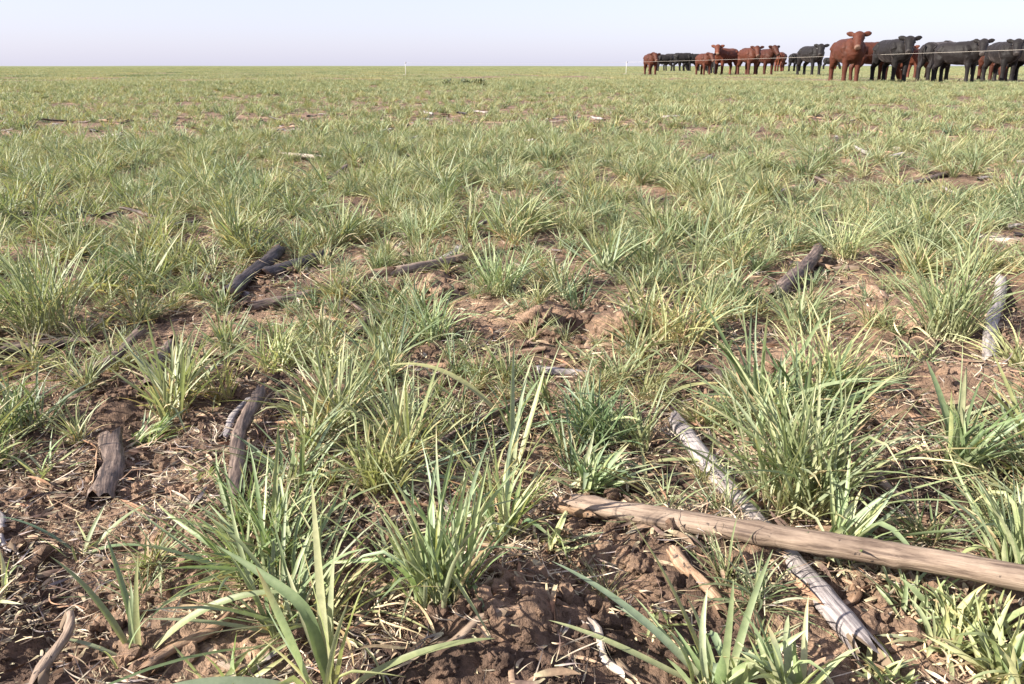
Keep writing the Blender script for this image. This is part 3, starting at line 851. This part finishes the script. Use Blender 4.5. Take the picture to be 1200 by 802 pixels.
HEROES = [
    dict(px=520, py=706, hpx=172, n=48, wmm=5.5, spread=36, label='upright wheat tuft in the bottom centre with straw at its foot', litter=34, droop=.5, seed=1, nleaf=10, foot=.022, straw=.16),
    dict(px=588, py=632, hpx=125, n=16, wmm=6.5, spread=44, label='bluish broad-bladed wheat tuft right behind the central tuft', droop=.5, seed=2, warm=0, nleaf=9, straw=.05),
    dict(px=312, py=672, hpx=140, n=60, wmm=4.8, spread=58, lean=(-.15, 0), label='pale wheat tuft sprawling left, lower left of centre', litter=44, seed=3, foot=.028, warm=.35, bright=1.42, straw=.24),
    dict(px=385, py=822, hpx=200, n=3, wmm=7, spread=24, nleaf=2, label='wheat plant with broadest leaves at bottom edge, one leaf folded left', seed=4, litter=6, droop=.3,
         custom=[(-12, 6, 4, .168, 8.5, None), (-70, 10, 6, .155, 8.5, (.5, .95)), (80, 50, 45, .13, 7, None), (-40, 30, 20, .10, 6, None), (-100, 62, 40, .13, 9, None), (10, 10, 10, .11, 7, None)]),
    dict(px=160, py=768, hpx=85, n=2, wmm=4, spread=40, nleaf=0, label='small lone wheat seedling on dark soil, bottom left', seed=5, litter=4,
         custom=[(-62, 44, 30, .11, 6, None), (-35, 34, 12, .10, 5.5, None), (5, 8, 12, .085, 5, None), (-30, 25, 20, .06, 5, None), (80, 42, 60, .14, 7, None), (-75, 62, 50, .07, 6, None), (-15, 18, 10, .05, 4, None)]),
    dict(px=448, py=572, hpx=95, n=58, wmm=4.2, spread=44, label='dense yellow-green wheat tuft above the central tuft', litter=30, seed=6, foot=.022, warm=.35, bright=1.15),
    dict(px=700, py=512, hpx=88, n=66, wmm=4.2, spread=48, label='dense green wheat tuft in the middle, right of the grey-white stalk piece', litter=16, seed=7, foot=.028),
    dict(px=690, py=572, hpx=66, n=22, wmm=5.5, spread=62, lean=(.4, 0), label='low wheat tuft leaning right at the left end of the long tan stalk', seed=8, nleaf=10),
    dict(px=930, py=592, hpx=190, n=95, wmm=4.8, spread=46, label='largest wheat clump, right of centre behind the long tan stalk', litter=24, seed=9, foot=.045, nleaf=14, warm=.15, bright=1.12, clear=.08),
    dict(px=900, py=520, hpx=110, n=36, wmm=4.6, spread=58, lean=(-.05, 0), label='wheat tuft spilling over the upper end of the grey stalk', seed=10, foot=.03, warm=.1),
    dict(px=985, py=655, hpx=115, n=16, wmm=7, spread=52, lean=(.2, 0), label='broad-leaved wheat clump just behind the middle of the long tan stalk', seed=11, warm=.05, nleaf=12),
    dict(px=962, py=470, hpx=120, n=56, wmm=4.2, spread=44, lean=(.1, 0), label='long-bladed wheat tuft directly behind the largest clump', seed=12, foot=.03, warm=.2),
    dict(px=1108, py=398, hpx=115, n=78, wmm=3.8, spread=42, label='tall upright yellowish wheat tuft near the right edge', seed=13, foot=.035, warm=.45, bright=1.1, straw=.2),
    dict(px=1122, py=552, hpx=128, n=20, wmm=5.5, spread=40, label='wheat tuft with two wide pale leaves, right side below the yellowish tuft', seed=14, litter=26, warm=.3, custom=[(-35, 22, 10, .13, 11, None), (4, 6, 5, .12, 10, None)]),
    dict(px=1190, py=680, hpx=150, n=38, wmm=6, spread=38, label='long-bladed wheat tuft at the right edge behind the long tan stalk', seed=15, warm=.25),
    dict(px=845, py=815, hpx=110, n=18, wmm=7, spread=60, lean=(-.1, -.05), label='broad-bladed wheat plant at the bottom edge left of the grey stalk', seed=16, nleaf=8, foot=.02,
         custom=[(-62, 52, 25, .15, 7, None), (-42, 36, 20, .14, 7.5, None), (-78, 66, 20, .13, 6, None), (-52, 60, 30, .10, 6, None), (15, 10, 10, .09, 6, None), (42, 25, 12, .11, 6, None)]),
    dict(px=925, py=812, hpx=90, n=12, wmm=7, spread=55, label='wheat plant at the bottom edge touching the end of the grey stalk', seed=17, nleaf=8),
    dict(px=1178, py=800, hpx=105, n=22, wmm=7, spread=48, lean=(-.1, 0), label='wheat tuft in the bottom right corner below the long tan stalk', seed=18, nleaf=9, litter=26, warm=.2),
    dict(px=1110, py=760, hpx=60, n=22, wmm=5.5, spread=68, label='flattened wheat tuft left of the bottom right corner tuft', seed=19, litter=22, warm=.25),
    dict(px=795, py=402, hpx=92, n=62, wmm=3.6, spread=46, label='straw-streaked wheat tuft right of the clods', seed=20, straw=.34, foot=.035, litter=40, warm=.3),
    dict(px=55, py=388, hpx=122, n=86, wmm=3.8, spread=44, lean=(-.12, 0), label='large wheat tuft at the left edge over a dark grey stalk', seed=21, straw=.22, foot=.04, litter=30, warm=.35, bright=1.1),
    dict(px=322, py=432, hpx=62, n=54, wmm=3.8, spread=58, label='radiating wheat tuft right of the curled roots', seed=22, foot=.03, warm=.2),
    dict(px=505, py=398, hpx=70, n=52, wmm=3.6, spread=52, label='wheat tuft just below the reddish root clump', seed=23, foot=.028),
    dict(px=585, py=345, hpx=80, n=54, wmm=3.6, spread=46, label='wheat tuft directly right of the reddish root clump', seed=24, foot=.03, warm=.15),
    dict(px=22, py=512, hpx=85, n=58, wmm=4.0, spread=52, label='dark green wheat tuft at the left edge below the large tuft', seed=25, foot=.035, bright=.85, warm=0),
    dict(px=868, py=304, hpx=60, n=46, wmm=3.4, spread=58, label='arching wheat tuft left of the dark slanting stalk', seed=26, foot=.03),
    dict(px=988, py=304, hpx=74, n=44, wmm=3.8, spread=50, label='fan-shaped wheat tuft right of the dark slanting stalk', seed=27, foot=.028, warm=.1),
    dict(px=492, py=290, hpx=66, n=46, wmm=3.2, spread=48, label='wheat tuft above the reddish root clump', seed=28, foot=.03, warm=.25),
    dict(px=100, py=652, hpx=48, n=2, wmm=4, spread=60, nleaf=0, label='tiny shaded wheat seedling on bare soil below the thick dark stub', seed=29, litter=4,
         custom=[(-70, 58, 40, .10, 5, None), (60, 45, 30, .07, 6, None), (100, 60, 50, .09, 5, None), (20, 30, 20, .05, 5, None)]),
    dict(px=-6, py=706, hpx=60, n=4, wmm=4, spread=50, nleaf=2, label='few thin wheat blades entering from the left edge, lower down', seed=30, litter=4, lean=(.3, 0)),
    dict(px=168, py=518, hpx=48, n=24, wmm=4.4, spread=50, lean=(.75, .1), label='wheat tuft lying over to the right beside the thick dark stub', seed=31, warm=.1, foot=.02),
    dict(px=50, py=558, hpx=48, n=6, wmm=4, spread=55, nleaf=3, lean=(.2, 0), label='sparse wheat plant left of the thick dark stub', seed=32, litter=14),
    dict(px=602, py=560, hpx=120, n=0, wmm=6, spread=30, nleaf=2, label='two tall single wheat leaves between the central and middle tufts', seed=33, litter=4, custom=[(28, 28, 10, .13, 8, None), (6, 12, 12, .15, 7, None)]),
    dict(px=598, py=505, hpx=70, n=5, wmm=5, spread=60, nleaf=2, label='wheat plant with one wide leaf arching left across the centre', seed=34, litter=10, custom=[(-80, 38, 70, .19, 10, None), (40, 40, 20, .09, 7, None)]),
    dict(px=1195, py=432, hpx=75, n=34, wmm=4.5, spread=60, lean=(-.3, 0), label='wheat tuft leaning in from the right edge beside the blue-grey stalk', seed=35, foot=.02, warm=.2),
    dict(px=385, py=440, hpx=52, n=36, wmm=4.0, spread=56, label='wheat tuft right of the radiating tuft', seed=36, foot=.025),
    dict(px=240, py=560, hpx=34, n=3, wmm=5, spread=60, nleaf=2, label='single pale leaves lying by the foot of the bent stalk', seed=37, litter=6, lean=(.4, 0)),
    dict(px=1060, py=430, hpx=48, n=26, wmm=4, spread=64, lean=(-.2, 0), label='low wheat tuft between the largest clump and the yellowish tuft', seed=38, foot=.03, warm=.3, straw=.25),
    dict(px=1085, py=722, hpx=62, n=26, wmm=5.5, spread=70, label='flattened green wheat tuft tucked under the front of the long tan stalk', seed=39, litter=22, warm=.2, foot=.03),
    dict(px=1150, py=742, hpx=72, n=22, wmm=6, spread=58, label='wheat tuft under the long tan stalk near the right edge', seed=40, litter=26, warm=.25, foot=.025),
    dict(px=1040, py=800, hpx=50, n=16, wmm=5.5, spread=66, label='low wheat plant just right of the lower end of the grey stalk', seed=41, litter=14, warm=.1),
    dict(px=262, py=806, hpx=62, n=6, wmm=5, spread=62, nleaf=4, label='low wheat leaves by the thin tan stalk at the bottom edge', seed=42, litter=12, lean=(.2, .1)),
    dict(px=640, py=640, hpx=46, n=8, wmm=5, spread=66, nleaf=4, lean=(.45, 0), label='few wheat leaves lying right between the central tuft and the long tan stalk', seed=43, litter=14),
    dict(px=470, py=655, hpx=50, n=10, wmm=4.5, spread=66, nleaf=4, lean=(-.2, 0), label='short wheat shoots at the left foot of the central tuft', seed=44, litter=30, straw=.35),
    dict(px=770, py=735, hpx=40, n=6, wmm=5, spread=64, nleaf=3, label='small wheat shoots left of the broad-bladed plant at the bottom edge', seed=45, litter=10),
]
for h in HEROES:
    hero(**h)

# ------------------------------------------------------------------ larger clods
def clod(px, py, wpx, label, seed, sub=4, rough=.3):
    g = np.random.default_rng(1500 + seed)
    p = ground_at(px, py)
    depth = p[1] * math.cos(PITCH) - (p[2] - CAM_H) * math.sin(PITCH)
    r = .5 * wpx * depth / F_PX
    o = link('soil_clod', clod_mesh(g, sub, rough), M['soil'], label=label, cat='soil clod', loc=Vector(p) + Vector((0, 0, r * .25)))
    o.scale = (r, r, r); o.rotation_euler = (0, 0, g.uniform(0, 6))
for k, c in enumerate([
    (628, 374, 46, 'hollowed brown clod left of the dark hole, centre'), (648, 398, 34, 'low clod in front of the hollowed brown clod'), (722, 390, 52, 'rounded tan clod right of the dark hole'),
    (505, 340, 44, 'reddish-brown root clump under the pale tan stalk'), (465, 345, 34, 'dark crumbly soil lump left of the root clump'),
    (582, 775, 34, 'crumbly tan clod on the bottom edge right of the short tan stalk'), (520, 785, 30, 'tan clod below the short tan stalk piece'),
    (748, 655, 30, 'brown clod just under the long tan stalk'), (1148, 478, 56, 'flat-topped brown clod at the right edge'), (1035, 448, 50, 'pale brown clod between the right-hand tufts'),
    (190, 545, 16, 'small pale clod right of the thick dark stub'), (372, 530, 22, 'small tan clod by the bright white chunk'), (862, 655, 36, 'reddish crumbly lump under the long tan stalk near the crossing'),
    (690, 770, 24, 'small clod beside the whitish splinter'), (340, 320, 16, 'small tan clod in the dark heap')]):
    clod(*c, seed=k)

build_grass()
build_litter()

def build_fragments():
    g = np.random.default_rng(61)
    ms = []
    for k in range(12):
        L = g.uniform(.06, .24); r = g.uniform(.006, .012)
        st, pi = stem_mesh(g, L, r, r * g.uniform(.7, 1), [g.uniform(.2, .8)], 0, g.uniform(.4, .9), min(.03, L * .3), rot=1.2)
        ms.append(with_mat(st, M[('dark', 'brown', 'char', 'dark', 'brown', 'grey')[k % 6]]))
    c = source_coll('stalk_fragment', ms)
    x, y = sector_points(g, .7, 7.5, 26, R(42))
    ok = g.random(len(x)) < np.clip(1.1 - .6 * cover(x, y), 0, 1)
    x = x[ok]; y = y[ok]; n = len(x)
    s = g.uniform(.6, 1.2, n)
    scatter('stalk_fragments', np.stack([x, y, height(x, y) + .004], -1), np.stack([g.uniform(0, 6, n), g.normal(0, .12, n), g.uniform(0, 6.28, n)], -1), np.stack([s, s, s], -1), g.integers(0, len(ms), n), c,
            'small broken bits of dark corn stalk strewn between the tufts', 'crop residue')
build_fragments()

# ------------------------------------------------------------------ cattle
def tube(acc, pts, rad, na=12, up=(0, 0, 1)):
    pts = [Vector(p) for p in pts]
    V = []; F = []
    n = len(pts)
    up = Vector(up)
    for i, p in enumerate(pts):
        d = (pts[min(i + 1, n - 1)] - pts[max(i - 1, 0)]).normalized()
        s = d.cross(up)
        if s.length < .1: s = d.cross(Vector((1, 0, 0)))
        s.normalize(); u = s.cross(d).normalized()
        rw, rh = rad[i] if isinstance(rad[i], tuple) else (rad[i], rad[i])
        for j in range(na):
            a = 2 * math.pi * j / na
            V.append(p + s * math.cos(a) * rw + u * math.sin(a) * rh)
    for i in range(n - 1):
        for j in range(na):
            F.append((i * na + j, (i + 1) * na + j, (i + 1) * na + (j + 1) % na, i * na + (j + 1) % na))
    F.append(tuple(range(na))); F.append(tuple(reversed(range((n - 1) * na, n * na))))
    acc.add([tuple(v) for v in V], F)

def cow_mesh(pose, head_yaw, seed):
    g = np.random.default_rng(seed)
    a = Acc()
    prof = [(-.84, 1.00, .07, .07), (-.79, .99, .20, .17), (-.68, .965, .275, .255), (-.5, .945, .31, .30), (-.25, .91, .335, .335), (0, .90, .35, .345), (.25, .905, .355, .32), (.45, .92, .345, .275), (.60, .95, .29, .22), (.70, .98, .19, .14), (.74, 1.0, .08, .07)]
    tube(a, [(x, 0, z + .0) for x, z, h, w in prof], [(w, h * 1.02) for x, z, h, w in prof], 18)
    for sy in (-1, 1):
        tube(a, [(.30, sy * .20, 1.10), (.40, sy * .235, .95), (.46, sy * .21, .75)], [(.10, .12), (.13, .15), (.09, .10)], 10)
        tube(a, [(-.45, sy * .20, 1.10), (-.58, sy * .225, .95), (-.56, sy * .20, .78)], [(.10, .12), (.13, .16), (.11, .12)], 10)
    tube(a, [(.42, 0, .78), (.6, 0, .74), (.70, 0, .82)], [(.12, .12), (.11, .11), (.05, .05)])      # brisket
    st = [g.uniform(-.07, .07) for _ in range(4)]
    for k, sy in enumerate((-1, 1)):
        o = st[k]
        tube(a, [(.46, sy * .15, .85), (.44 + o * .4, sy * .165, .60), (.45 + o * .8, sy * .165, .42), (.45 + o, sy * .165, .24), (.455 + o, sy * .165, .11), (.475 + o, sy * .165, 0)],
             [(.13, .16), (.095, .11), .075, .06, .064, .074], 10, (1, 0, 0))
        o = st[2 + k]
        tube(a, [(-.58, sy * .14, .92), (-.54, sy * .18, .72), (-.60 + o * .5, sy * .18, .56), (-.72 + o, sy * .18, .44), (-.70 + o, sy * .18, .25), (-.69 + o, sy * .18, .11), (-.665 + o, sy * .18, 0)],
             [(.16, .22), (.145, .20), (.10, .125), .08, .062, .066, .074], 10, (1, 0, 0))
    if pose == 'up':
        nk = [(.46, 0, .98), (.66, 0, 1.09), (.80, 0, 1.20), (.87, 0, 1.29)]; pitch = R(-42)
    elif pose == 'mid':
        nk = [(.46, 0, .98), (.68, 0, 1.05), (.84, 0, 1.13), (.92, 0, 1.20)]; pitch = R(-45)
    elif pose == 'level':
        nk = [(.50, 0, 1.0), (.70, 0, 1.06), (.88, 0, 1.10), (.98, 0, 1.14)]; pitch = R(-42)
    else:
        nk = [(.50, 0, .98), (.72, 0, .84), (.92, 0, .62), (1.02, 0, .48)]; pitch = R(-68)
    nk = [Vector(p) for p in nk]
    cy, sy = math.cos(head_yaw * .45), math.sin(head_yaw * .45)
    pv = nk[0].copy()
    for i in range(1, 4):
        w = i / 3
        c, s = math.cos(head_yaw * .45 * w), math.sin(head_yaw * .45 * w)
        q = nk[i] - pv; nk[i] = pv + Vector((q.x * c - q.y * s, q.x * s + q.y * c, q.z))
    tube(a, nk, [(.22, .33), (.165, .26), (.135, .185), (.115, .14)], 14)
    hd = Vector((math.cos(head_yaw) * math.cos(pitch), math.sin(head_yaw) * math.cos(pitch), math.sin(pitch)))
    pl = nk[3] + Vector((0, 0, .02))
    hp = [pl + hd * t for t in (-.08, 0, .14, .28, .40, .49, .53)]
    tube(a, hp, [(.085, .09), (.15, .14), (.15, .155), (.115, .135), (.10, .11), (.10, .10), (.07, .07)], 12)
    lat = Vector((-math.sin(head_yaw), math.cos(head_yaw), 0))
    for sgn in (-1, 1):
        b0 = pl + lat * sgn * .10 - hd * .01
        tip = b0 + lat * sgn * .22 - hd * .05 + Vector((0, 0, .02))
        tube(a, [b0, b0.lerp(tip, .35), b0.lerp(tip, .7), tip], [(.05, .04), (.034, .08), (.03, .075), (.02, .028)], 8)
    a.V = [v * np.array([.92, 1.06, 1.0]) for v in a.V]
    me = a.mesh('cow_raw')
    o = bpy.data.objects.new('cow_raw', me); COL.objects.link(o)
    md = o.modifiers.new('r', 'REMESH'); md.mode = 'VOXEL'; md.voxel_size = .021
    sm = o.modifiers.new('s', 'SMOOTH'); sm.iterations = 4; sm.factor = .5
    dg = bpy.context.evaluated_depsgraph_get()
    out = bpy.data.meshes.new_from_object(o.evaluated_get(dg))
    bpy.data.objects.remove(o); bpy.data.meshes.remove(me)
    n = len(out.vertices)                               # muscle and bone under the hide
    co = np.zeros(n * 3, np.float32); out.vertices.foreach_get('co', co); co = co.reshape(-1, 3)
    nr = np.zeros(n * 3, np.float32); out.vertices.foreach_get('normal', nr); nr = nr.reshape(-1, 3)
    w = .030 * (fbm(co[:, 0] / .16 + co[:, 2] / .3, co[:, 2] / .16 - co[:, 1] / .25, seed, 3) - .5) * np.clip((co[:, 2] - .35) / .2, 0, 1)
    out.vertices.foreach_set('co', (co + nr * w[:, None]).astype(np.float32).ravel())
    out.polygons.foreach_set('use_smooth', [True] * len(out.polygons))
    eyes = [(pl + hd * .16 + lat * s * .135 + Vector((0, 0, .03))) * 1.0 for s in (-1, 1)]
    for e in eyes: e.x *= .92; e.y *= 1.06
    hp[-1] = Vector((hp[-1].x * .92, hp[-1].y * 1.06, hp[-1].z))
    return out, dict(nose=hp[-1], hd=hd, eyes=eyes)

def tint_cow(me, info, base, muzzle, seed):
    g = np.random.default_rng(seed)
    n = len(me.vertices)
    co = np.zeros(n * 3, np.float32); me.vertices.foreach_get('co', co); co = co.reshape(-1, 3)
    c = np.tile(np.array(base), (n, 1))
    v = fbm(co[:, 0] * 2 + co[:, 2] * 1.3 + seed, co[:, 1] * 2 - co[:, 2] * 1.1, seed, 3)
    c = c * (.75 + .5 * v)[:, None]
    d = np.linalg.norm(co - np.array(info['nose']), axis=1)
    m = np.clip((.115 - d) / .04, 0, 1)[:, None]
    c = c * (1 - m) + np.array(muzzle) * m
    hoof = np.clip((.07 - co[:, 2]) / .02, 0, 1)[:, None]
    c = c * (1 - hoof) + np.array((.03, .025, .022)) * hoof
    me.attributes.new('tint', 'FLOAT_COLOR', 'POINT')
    t = np.ones((n, 4), np.float32); t[:, :3] = c
    me.attributes['tint'].data.foreach_set('color', t.ravel())

def tail_mesh():
    a = Acc()
    tube(a, [(-.80, 0, 1.13), (-.87, 0, 1.08), (-.89, 0, .90), (-.88, 0, .70), (-.885, 0, .52), (-.88, 0, .40)], [.035, .032, .024, .022, .045, .012], 8)
    return a.mesh('tail')
def eye_mesh():
    a = Acc(); tube(a, [(-.022, 0, 0), (-.012, 0, 0), (.006, 0, 0), (.02, 0, 0)], [.006, .028, .03, .008], 8); return a.mesh('eye')

TAIL = {'red': with_mat(tail_mesh(), M['tail_red']), 'black': with_mat(tail_mesh(), M['tail_black'])}
EYE = with_mat(eye_mesh(), M['eye'])
POSES = {}
def cow_kind(pose, yaw, colour):
    k = (pose, yaw, colour)
    if k not in POSES:
        me, info = cow_mesh(pose, R(yaw), 40 + len(POSES))
        if colour == 'red': tint_cow(me, info, (.066, .020, .011), (.20, .13, .10), len(POSES))
        else: tint_cow(me, info, (.0075, .0065, .007), (.055, .05, .05), len(POSES))
        me.materials.append(M[colour])
        POSES[k] = (me, info)
    return POSES[k]

def place_cow(px, feet, hpx, phi, pose, yaw, colour, label):
    """phi: 0 faces the camera, +90 faces right; feet: image row of the hooves"""
    p = on_plane(px, feet, 0)
    me, info = cow_kind(pose, yaw, colour)
    full = {'up': 1.44, 'mid': 1.35, 'level': 1.27, 'graze': 1.25}[pose]
    depth = p[1] * math.cos(PITCH) + CAM_H * math.sin(PITCH)
    sc = hpx * depth / F_PX / full * math.cos(math.atan((401 - feet) / F_PX)) ** 0
    sc = sc / (math.cos(PITCH) + 0.35 * math.sin(PITCH)) * 1.0
    body = link('cow', me, None, label=label, cat='cow', group='cattle standing behind the fence wire', loc=Vector((p[0], p[1], hz(p[0], p[1]))))
    body.scale = (sc, sc, sc)
    f = R(phi) - math.atan2(p[0], p[1])
    body.rotation_euler = (0, 0, math.atan2(-math.cos(f), math.sin(f)))
    if phi < -80 or phi > 80 or True:
        link('tail', TAIL[colour], None, body)
    for e in info['eyes']:
        link('eye', EYE, None, body, loc=e)
    return body

COWS = [
    (762, 88.6, 26, 15, 'level', 0, 'red', 'leftmost red cow of the herd, seen head-on'),
    (777, 84.2, 20, -75, 'graze', 0, 'black', 'black cow grazing just right of the leftmost red cow'),
    (789, 83.8, 20.5, 80, 'graze', 0, 'black', 'distant black cow, second in the left dark group'),
    (800, 84, 21.5, 100, 'graze', 0, 'black', 'tallest-backed black cow in the middle of the left dark group'),
    (811, 84, 20.5, 95, 'graze', 0, 'black', 'black cow at the right of the left dark group'),
    (824, 88.6, 26, 25, 'level', 0, 'red', 'red cow standing just right of the left dark group'),
    (835, 87, 23, 10, 'graze', 0, 'black', 'black cow half hidden between two red cows on the left'),
    (849, 88.4, 36, -42, 'up', 40, 'red', 'red cow with raised head at its left end, looking at camera'),
    (876, 89, 35, 25, 'mid', -12, 'red', 'red cow on the left of the touching pair, facing forward'),
    (896, 88.4, 35, 22, 'up', 12, 'red', 'red cow on the right of the touching pair, ear pointing right'),
    (913, 84.6, 23, 172, 'graze', 0, 'red', 'smaller distant red cow seen from behind'),
    (931, 84.4, 22, 160, 'level', 0, 'black', 'distant dark cow just left of the lone black cow'),
    (948, 88.8, 37, 34, 'mid', -32, 'black', 'black cow with raised head left of the tallest red cow'),
    (972, 82, 14, 90, 'graze', 0, 'black', 'tiny far-off dark cow left of the tallest red cow'),
    (989, 97.5, 60, 20, 'up', -16, 'red', 'tallest red cow with head high and ears spread'),
    (1019, 95.6, 46, 120, 'graze', 0, 'red', 'red cow partly hidden behind the big black cow'),
    (1042, 97.2, 54, 34, 'mid', -28, 'black', 'big black cow next to the tallest red cow, facing camera'),
    (1076, 92.5, 40, -45, 'up', 40, 'red', 'red cow peering out right of the big black cow'),
    (1093, 95.5, 46, 150, 'level', 0, 'black', 'black cow seen from behind, right of the peering red cow'),
    (1118, 97.2, 51, 62, 'mid', -56, 'black', 'black cow standing broadside with its head turned to camera'),
    (1156, 89, 32, 85, 'level', 0, 'black', 'distant dark cow in the gap near the right edge'),
    (1160, 95, 42, 20, 'graze', 0, 'red', 'red cow whose legs show beneath the right-hand black cow'),
    (1170, 96.4, 50, 28, 'mid', -22, 'black', 'black cow near the right edge with ears out'),
    (1204, 96, 50, 50, 'level', 0, 'black', 'black cow cut off by the right edge'),
]
for c in COWS:
    place_cow(*c)

# ------------------------------------------------------------------ electric fence
def fence_post(px, foot, top, label):
    p = on_plane(px, foot); depth = p[1] * math.cos(PITCH) + CAM_H * math.sin(PITCH)
    h = (foot - top) * depth / F_PX / (math.cos(PITCH) + .35 * math.sin(PITCH))
    z = hz(p[0], p[1])
    root = link('fence_post', None, label=label, cat='fence post', loc=Vector((p[0], p[1], z)))
    a = Acc(); tube(a, [(0, 0, -.1), (0, 0, h * .5), (0, 0, h * .96), (0, 0, h)], [.011, .010, .009, .006], 10, (1, 0, 0))
    link('stake', a.mesh('stake'), M['post'], root)
    a = Acc(); tube(a, [(0, -.02, h * .90), (.03, -.03, h * .92), (.05, -.02, h * .97), (.02, 0, h)], [.012, .012, .012, .008], 8)
    link('insulator', a.mesh('insulator'), M['cap'], root)
    a = Acc(); tube(a, [(-.02, 0, .02), (-.09, 0, .03), (-.10, 0, .05)], [.012, .014, .008], 8)
    link('foot_peg', a.mesh('foot_peg'), M['post'], root)
    return Vector((p[0], p[1], z + h * .95))
t1 = fence_post(733.5, 88, 72.5, 'thin white fence post left of the cattle')
t2 = fence_post(475.5, 88.5, 73, 'thin white fence post in the far left of the herd, alone in the crop')
# the wire, in front of the herd: straight from the post to the next support outside the frame
d = px_ray(1262, 56.2); k = 15.0 / d[1]
near_end = Vector((d[0] * k, d[1] * k, CAM_H + d[2] * k))
def wire_path(a, b, sag, n=40):
    return [a.lerp(b, i / n) - Vector((0, 0, sag * 4 * (i / n) * (1 - i / n))) for i in range(n + 1)]
a = Acc()
tube(a, wire_path(near_end, t1, .02) + wire_path(t1, t2, .05)[1:], [.0024] * 81, 6)
link('fence_wire', a.mesh('fence_wire'), M['wire'], label='pale electric fence wire running in front of the cattle', cat='wire')

# ------------------------------------------------------------------ dark weeds in the far crop
def weed(px, py, hpx, label, seed):
    g = np.random.default_rng(seed)
    p = ground_at(px, py); depth = p[1]
    h = hpx * depth / F_PX
    acc = Acc()
    for i in range(70):
        az = g.uniform(0, 6.28); b = np.array([g.normal(0, h * .35), g.normal(0, h * .35), g.uniform(0, h * .55)])
        blade(acc, g, b, az, g.uniform(.2, 1.2), g.uniform(.2, 1.0), h * g.uniform(.3, .6), h * .12, 4, np.array((.05, .075, .035)) * g.uniform(.7, 1.3), None, None, 0, .2, .2, 0)
    link('weed_plant', acc.mesh('weed_plant'), M['blade'], label=label, cat='weed', group='dark weeds in the far crop', loc=Vector(p))
weed(526, 101, 9, 'leftmost of three dark weeds in the far crop', 1)
weed(545, 100, 9, 'middle of three dark weeds in the far crop', 2)
weed(563, 100.5, 10, 'rightmost of three dark weeds in the far crop', 3)
